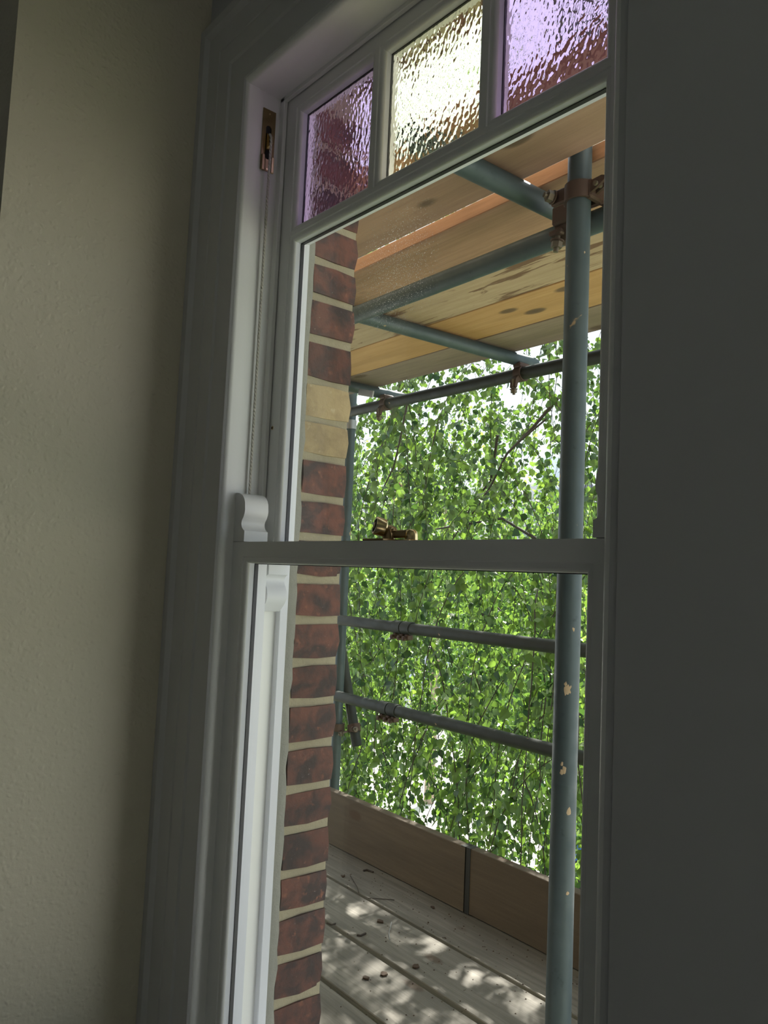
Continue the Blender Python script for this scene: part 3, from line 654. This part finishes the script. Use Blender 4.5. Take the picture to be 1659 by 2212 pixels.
# ------------------------------------------------------------------ litter on the deck
def twig(pts, r, name, label, mat=M_TWIG):
    m = MB().tube([sf(*p) for p in pts], r, 6); o = m.build(name, mat, None, 60); return tag(o, label, 'twig')
zd = DZ+.003
def dk(px, py):
    d = ray(px, py); q = d*(zd/d[2]); return (q[0]*CS+q[1]*SN, -q[0]*SN+q[1]*CS, zd)
twig([dk(757, 1892), dk(766, 1907), (dk(771, 1918)[0], dk(771, 1918)[1], zd+.004), dk(775, 1928)], .0016, 'twig', 'thin bent dark twig on the board below the toe board')
twig([dk(795, 1940), dk(815, 1941), dk(852, 1944)], .0014, 'twig', 'thin straight dark twig lying along a board gap')
twig([dk(785, 1881), dk(793, 1879), dk(806, 1884)], .004, 'twig', 'short thick dark twig near the foot of the toe board')
twig([dk(706, 1994), dk(716, 1998), dk(725, 1995)], .003, 'twig', 'short dark twig beside the brick pier on the gap')
twig([dk(771, 2020), dk(779, 2021), dk(790, 2016)], .0035, 'twig', 'curled dark twig in the middle of the second walking board')
tag(MB().tube([sf(*dk(842, 2030)), sf(*dk(840, 2015)), sf(*dk(846, 1992))], .0014, 6).build('plastic_strand', M_BAND), 'thin whitish strand lying across the second walking board', 'strand')
def crumb(px, py, s, label, mat=M_DEAD):
    r = random.Random(px); m = MB(); c = Vector(dk(px, py)); n = 7
    v = [Vector((math.cos(a)*s*r.uniform(.6, 1.2), math.sin(a)*s*r.uniform(.5, 1), r.uniform(0, .002))) for a in [2*math.pi*k/n for k in range(n)]]
    v += [q + Vector((0, 0, .004)) for q in v]; v = [q*1 for q in v]
    m.add(v, [tuple(range(n))[::-1], tuple(range(n, 2*n))] + [(k, (k+1) % n, n+(k+1) % n, n+k) for k in range(n)])
    o = m.build('dead_leaf', mat); o.location = sf(*c) - Vector((0, 0, .002)); tag(o, label, 'dead leaf'); return o
crumb(822, 1990, .013, 'dark shrivelled leaf above the pale strand')
crumb(898, 2088, .014, 'dark shrivelled leaf with rusty stain on the sunlit board')
crumb(790, 2112, .013, 'blackish shrivelled leaf on the third board')
crumb(830, 2105, .013, 'reddish curled dead leaf on the third board')
crumb(741, 1893, .009, 'small brown crumb of leaf near the brick pier')
crumb(935, 1960, .008, 'small brown crumb of leaf at the foot of the toe board')
lt = MB(); r3 = random.Random(5)
for _ in range(520):
    x = r3.uniform(-3.6, -1.0); y = 2.08 - abs(r3.gauss(0, .25)) if r3.random() < .6 else r3.uniform(1.2, 2.08)
    if y < 1.0: continue
    q = sf(x, y, DZ+.0002); s = r3.uniform(.0012, .004); a = r3.uniform(0, 6.28)
    lt.add([q + Vector((math.cos(a+t)*s, math.sin(a+t)*s, 0)) for t in (0, 2.1, 4.2)] + [q + Vector((0, 0, s*.8))], [(0, 1, 3), (1, 2, 3), (2, 0, 3)])
tag(lt.build('leaf_litter', M_DEAD), 'fine dark crumbs of bark and seed scattered over the walking boards', 'litter', kind='stuff')

# ------------------------------------------------------------------ foliage
LEAFV = np.array([(0, 0, 0), (.10, .20, .015), (.28, .38, .05), (.50, .34, .05), (.74, .17, .03), (1.0, 0, -.03), (.74, -.17, .03), (.50, -.34, .05), (.28, -.38, .05), (.10, -.20, .015), (.45, 0, -.01)], float)
LEAFF = [(0, 1, 2, 3, 10), (10, 3, 4, 5), (0, 10, 7, 8, 9), (10, 5, 6, 7)]
LEAFV = LEAFV[:, [0, 1, 2]]
def leaf_frames(P, down=.75, rg=rng):
    """P: n x 3 leaf bases; returns rotation matrices (columns: midrib, side, normal)"""
    n = len(P); a = rg.uniform(0, 2*np.pi, n); h = np.stack([np.cos(a), np.sin(a), np.zeros(n)], 1)
    k = np.clip(rg.normal(down, .25, n), -.2, .98)[:, None]
    mid_ = h*np.sqrt(1-k**2) + np.array([0, 0, -1.])*k
    nr = rg.normal(0, 1, (n, 3)) + np.array([0, 0, .6]); nr -= mid_*(nr*mid_).sum(1, keepdims=True); nr /= np.linalg.norm(nr, axis=1, keepdims=True)
    side = np.cross(nr, mid_); return mid_, side, nr
def leaves_mesh(name, P, S, down, mat, rg=rng, shade=None, bits=(LEAFV, LEAFF)):
    V0, F0 = bits; m_, s_, n_ = leaf_frames(P, down, rg); n = len(P); k = len(V0)
    V = P[:, None, :] + S[:, None, None]*(V0[None, :, 0:1]*m_[:, None, :] + V0[None, :, 1:2]*s_[:, None, :] + V0[None, :, 2:3]*n_[:, None, :])
    V = V.reshape(-1, 3).astype(np.float32)
    me = bpy.data.meshes.new(name); me.vertices.add(len(V)); me.vertices.foreach_set('co', V.ravel())
    flat = np.concatenate([np.array(f) for f in F0]); lens = np.array([len(f) for f in F0])
    loops = (flat[None, :] + (np.arange(n)*k)[:, None]).ravel().astype(np.int32)
    tot = np.tile(lens, n); start = np.concatenate([[0], np.cumsum(tot)[:-1]]).astype(np.int32)
    me.loops.add(len(loops)); me.loops.foreach_set('vertex_index', loops)
    me.polygons.add(len(tot)); me.polygons.foreach_set('loop_start', start); me.polygons.foreach_set('loop_total', tot.astype(np.int32))
    me.update(calc_edges=True)
    at_ = me.attributes.new('shade', 'FLOAT', 'POINT'); sh = rg.uniform(0, 1, n) if shade is None else shade
    at_.data.foreach_set('value', np.repeat(sh, k).astype(np.float32)); me.materials.append(mat)
    return me

def strand(x, y, z, L, drift, rg):
    """a hanging twig: returns points"""
    n = max(4, int(L/.09)); p = np.zeros((n+1, 3)); p[0] = (x, y, z); d = np.array([drift[0], drift[1], drift[2]])
    for i in range(n):
        d = d*.80 + np.array([0, 0, -1.])*.20 + rg.normal(0, .055, 3); d /= np.linalg.norm(d); p[i+1] = p[i] + d*L/n
    return p
SUNv = np.array(SUND)
strands = []; P = []; S = []
rg = np.random.default_rng(21)
def clump(x, y, z):
    return .5 + .5*math.sin(x*2.3 + 1.1*math.sin(y*1.7) + z*.9) * math.sin(z*1.6 + x*.8 + 2*math.sin(y*.9))
NSTR = 1180
for i in range(NSTR+730):
    y = 2.75 + 3.6*rg.random()**.9
    x = -y*rg.uniform(.30, 1.62) - .1
    hi = rg.random()
    if hi < .60: z = rg.uniform(-.9, 1.5); L = rg.uniform(.9, 2.2)
    elif hi < .80: z = rg.uniform(1.0, 2.6); L = rg.uniform(.9, 2.0)
    else: z = rg.uniform(2.2, 4.6); L = rg.uniform(.7, 1.6)
    if i >= NSTR+380:
        y = rg.uniform(3.0, 6.6); x = -y*rg.uniform(.45, 1.5) - .1; z = rg.uniform(-1.6, -.3); L = rg.uniform(.9, 2.2)
    elif i >= NSTR:  # extra canopy above the view, added to break up the sun on the deck
        y = rg.uniform(4.4, 7.6); x = -y*rg.uniform(.25, .93) - .1; z = y*rg.uniform(.50, .80); L = rg.uniform(.6, 1.2)
    if z - L < -3.7: L = z + 3.7
    if rg.random() > .35 + .65*clump(x, y, z) and not (NSTR <= i < NSTR+380): continue
    dr = rg.normal(0, .8, 3); dr[2] = abs(dr[2])*.3 if z > .3 else -.4
    pts = strand(x, y, z, L, dr, rg); strands.append(pts)
    seg = np.linalg.norm(np.diff(pts, axis=0), axis=1); tot = seg.sum(); nl = int(tot/(.021 if z < 1.6 else .028))
    tt = (np.arange(nl) + rg.random(nl))/nl*tot*.97 + .02; cum = np.concatenate([[0], np.cumsum(seg)])
    q = np.stack([np.interp(tt, cum, pts[:, c]) for c in range(3)], 1) + rg.normal(0, .020, (nl, 3)); P.append(q); S.append(rg.uniform(.036, .066, nl))
P = np.concatenate(P); S = np.concatenate(S)
ok = (P[:, 1] > 2.62); P = P[ok]; S = S[ok]
tree = tag(empty('birch_tree', (-1.6, 7.2, -4.5)), 'weeping birch with dense hanging green leaves filling the view beyond the scaffold', 'tree')
TO = Vector((-1.6, 7.2, -4.5))
# the nearest leaves in view as single parts
cz = P@FWD; u_ = W/2 + F*(P@RGT)/cz; v_ = H/2 - F*(P@UP)/cz
vis = (u_ > 770) & (u_ < 1290) & (v_ > 860) & (v_ < 1900)
idx = np.where(vis)[0]; idx = idx[np.argsort(-(S[idx]/cz[idx]))][:300]
keep = np.ones(len(P), bool); keep[idx] = False
me0 = bpy.data.meshes.new('leaf'); me0.from_pydata([tuple(q) for q in LEAFV], [], LEAFF); me0.materials.append(M_LEAF)
a_ = me0.attributes.new('shade', 'FLOAT', 'POINT'); a_.data.foreach_set('value', [.5]*len(LEAFV))
mm, ss, nn = leaf_frames(P[idx], .75, rg)
for k_, i in enumerate(idx):
    o = bpy.data.objects.new('leaf', me0); COL.objects.link(o); o.parent = tree
    M_ = Matrix([[mm[k_][c], ss[k_][c], nn[k_][c]] for c in range(3)]).to_4x4(); s = float(S[i]); M_ = M_ @ Matrix.Diagonal((s, s, s, 1))
    M_.translation = Vector(P[i]) - TO; o.matrix_local = M_
o = link('foliage', leaves_mesh('foliage', P[keep]-np.array(TO), S[keep], .75, M_LEAF, rg), None, tree); o['kind'] = 'stuff'
tw = MB(); tv = []; tf = []
for pts in strands:
    n = len(pts); b = len(tv)
    for i, q in enumerate(pts):
        r_ = .0036*(1-.7*i/n)
        for k_ in range(3): tv.append((q[0]-TO.x + r_*math.cos(2.1*k_), q[1]-TO.y + r_*math.sin(2.1*k_), q[2]-TO.z))
    for i in range(n-1):
        for k_ in range(3): tf.append((b+i*3+k_, b+i*3+(k_+1) % 3, b+(i+1)*3+(k_+1) % 3, b+(i+1)*3+k_))
tw.v = tv; tw.f = tf; o = link('hanging_twigs', tw.mesh('hanging_twigs'), M_TWIG, tree); o['kind'] = 'stuff'
def branch(pp, r0, r1):
    pts = [Vector(q) - TO for q in pp]; n = len(pts)
    MB().tube(pts, [r0 + (r1-r0)*i/(n-1) for i in range(n)], 7).build('branch', M_TWIG, tree, 60)
def P4(px, py, Y): return at(px, py, Y)
branch([P4(1205, 860, 3.4), P4(1150, 925, 3.4), P4(1095, 980, 3.45), P4(1060, 1050, 3.5), P4(1020, 1110, 3.6)], .010, .005)
branch([P4(1180, 905, 3.3), P4(1120, 955, 3.35), P4(1092, 985, 3.4)], .006, .004)
branch([P4(880, 870, 3.2), P4(862, 960, 3.2), P4(850, 1010, 3.25), P4(815, 1080, 3.3), P4(770, 1165, 3.35)], .007, .0035)
branch([P4(905, 1040, 3.5), P4(870, 1080, 3.5), P4(836, 1125, 3.5)], .006, .004)
branch([P4(1160, 1165, 4.2), P4(1085, 1120, 4.3), P4(990, 1135, 4.5), P4(930, 1145, 4.6)], .012, .006)
branch([P4(1075, 940, 3.8), P4(1060, 1040, 3.9), P4(1025, 1080, 4.0), P4(1000, 1130, 4.2), P4(975, 1170, 4.4)], .010, .005)
branch([P4(790, 990, 4.0), P4(870, 960, 4.0), P4(950, 900, 4.1)], .006, .003)
branch([P4(1180, 1500, 3.1), P4(1166, 1620, 3.1), P4(1168, 1760, 3.12), P4(1162, 1870, 3.15)], .0032, .002)
branch([P4(1250, 1540, 3.0), P4(1248, 1640, 3.0), P4(1262, 1760, 3.0), P4(1252, 1900, 3.02)], .0040, .0022)
branch([P4(1120, 1640, 3.3), P4(1100, 1740, 3.3), P4(1096, 1830, 3.3)], .003, .0018)
branch([P4(1042, 1290, 5.0), P4(1030, 1250, 5.0), P4(1050, 1370, 5.1)], .014, .010)
MB().tube([Vector((0, 0, 0)), Vector((.05, .1, 2)), Vector((.1, -.1, 4.5)), Vector((.3, .2, 7.5)), Vector((.2, .4, 9.5))], [.17, .14, .11, .07, .03], 14).build('trunk', M_BARK, tree, 60)
for pp in ([(.1, -.05, 4.0), (-.6, -.8, 5.4), (-1.2, -1.8, 5.9)], [(.1, -.1, 4.6), (1.0, -1.0, 5.8), (1.8, -2.2, 6.1)], [(.2, 0, 5.6), (.4, -1.4, 6.9), (.9, -2.6, 7.0)], [(.2, .1, 6.2), (-1.2, -.9, 7.6), (-2.2, -1.6, 7.7)], [(.1, -.1, 3.6), (1.3, -.4, 4.6), (2.3, -.9, 4.9)]):
    MB().tube([Vector(q) for q in pp], [.05, .03, .012], 8).build('branch', M_TWIG, tree, 60)

# street trees behind
QUADL = (np.array([(0, 0, 0), (.4, .36, .05), (1, 0, 0), (.4, -.36, .05)], float), [(0, 1, 2), (0, 2, 3)])
def street_tree(x, y, zt_, R_, n, label, zc, trunk_r=.14, seed=1, sz=(.06, .11), squash=1.1):
    r = np.random.default_rng(seed); o = tag(empty('street_tree', (x, y, -4.5)), label, 'tree')
    nb = 26; cen = r.normal(0, .5, (nb, 3))*R_*np.array([1, 1, squash]); cen[:, 2] += zc+4.5
    w = r.integers(0, nb, n); p = cen[w] + r.normal(0, .20, (n, 3))*R_
    o2 = link('foliage', leaves_mesh('foliage', p, r.uniform(sz[0], sz[1], n), .5, M_LEAF2, r, None, QUADL), None, o); o2['kind'] = 'stuff'
    MB().tube([(0, 0, 0), (.03, 0, (zc+4.5)*.5), (0, .05, zc+4.5), (.1, .1, zc+4.5+R_*.8)], [trunk_r, trunk_r*.85, trunk_r*.65, trunk_r*.2], 12).build('trunk', M_BARK, o, 60)
    for k_ in range(5):
        a = k_*1.3+seed; MB().tube([(0, .03, zc+4.1), (math.cos(a)*R_*.4, math.sin(a)*R_*.4, zc+4.9), (math.cos(a)*R_*.8, math.sin(a)*R_*.8, zc+5.6)], [trunk_r*.4, trunk_r*.25, .02], 6).build('branch', M_TWIG, o, 60)
    return o
g1 = at(925, 1760, 11.5)
street_tree(g1.x, g1.y, 0, 2.2, 15000, 'street tree with a bare brown trunk standing on the bright pavement', .15, .11, 2)
g2 = at(1218, 1500, 9.0)
street_tree(g2.x, g2.y, 0, 1.7, 16000, 'yellow-green young tree glimpsed through the birch beside the near upright', -1.1, .08, 3)
g3 = at(780, 1450, 13.0)
street_tree(g3.x, g3.y, 0, 2.3, 14000, 'green tree glimpsed through the birch beside the brick pier', -.9, .14, 4)
g4 = at(1265, 1250, 10.0)
street_tree(g4.x, g4.y, 0, 1.8, 10000, 'green tree glimpsed in the narrow gap at the right of the near upright', -.3, .1, 5)

# ------------------------------------------------------------------ ground and far buildings
struct('ground', MB().box(-70, 40, .9, 75, -4.7, -4.5), M_PAVE)
struct('garden_lawn', MB().box(-9, 6, 1.6, 7.4, -4.5, -4.47), M_GRASS)
struct('road', MB().box(-70, 40, 13.5, 20, -4.5, -4.49), M_ROAD)
def house(x, y, w, d, h_, mat, label, nwx, nwz, rz=0):
    o = tag(empty('house', (x, y, -4.5), rz), label, 'house')
    MB().box(-w/2, w/2, 0, d, 0, h_).build('wall', mat, o)
    MB().prism([(-.3, h_), (d+.3, h_), (d/2, h_+d*.42)], -w/2-.2, w/2+.2, 'x').build('roof', M_ROOF, o)
    for i in range(nwx):
        for j in range(nwz):
            cx_ = -w/2 + w*(i+.5)/nwx; cz_ = 1.5 + j*2.8
            fr = MB().bbox(cx_-.6, cx_+.6, -.06, .02, cz_-.75, cz_+.75, .02).build('window', M_WHITE2, o)
            for sx_ in (-1, 1):
                for sz_ in (-1, 1): MB().box(cx_+sx_*.28-.23, cx_+sx_*.28+.23, -.075, -.055, cz_+sz_*.36-.31, cz_+sz_*.36+.31).build('pane', M_WIN, fr)
    MB().box(-.5, .5, -.05, .02, 0, 2.1).build('door', M_ROOF, o)
    MB().bbox(w*.3, w*.3+.8, d*.4, d*.4+.6, h_, h_+d*.42+1.0, .03).build('chimney', mat, o)
    return o
house(-24.5, 24, 9, 8, 5.6, M_HOUSEW, 'pale blue-white rendered house glimpsed through the birch leaves', 3, 2)
house(-34.5, 24, 9, 8, 5.6, M_HOUSER, 'red brick house glimpsed through leaves beside the brick pier', 3, 2)
house(-14.0, 24, 9, 8, 5.6, M_HOUSEW, 'pale house across the road at the right of the near upright', 3, 2)
cp = ray(1252, 1905); cp = cp*(-4.5/cp[2])
car = tag(empty('parked_car', (cp[0]+1.75, cp[1]+.3, -4.5), math.radians(8)), 'blue parked car glimpsed above the toe board beside the near upright', 'car')
body = [(-2.0, .35), (2.0, .35), (2.02, .75), (1.9, .88), (1.05, .95), (.55, 1.38), (-1.0, 1.42), (-1.6, .98), (-2.0, .92)]
MB().prism(body, -.82, .82, 'y').build('body', M_CARB, car, 30)
MB().prism([(1.0, .97), (.52, 1.34), (-.95, 1.37), (-1.5, .99)], -.835, .835, 'y').build('side_window', M_WIN, car)
MB().prism([(1.08, .96), (.60, 1.36), (.57, 1.35), (1.02, .95)], -.70, .70, 'y').build('windscreen', M_WIN, car)
for x in (-1.25, 1.25):
    for y in (-.78, .78): MB().tube([(x, y-.1, .32), (x, y+.1, .32)], .32, 20).build('wheel', M_TYRE, car, 40)
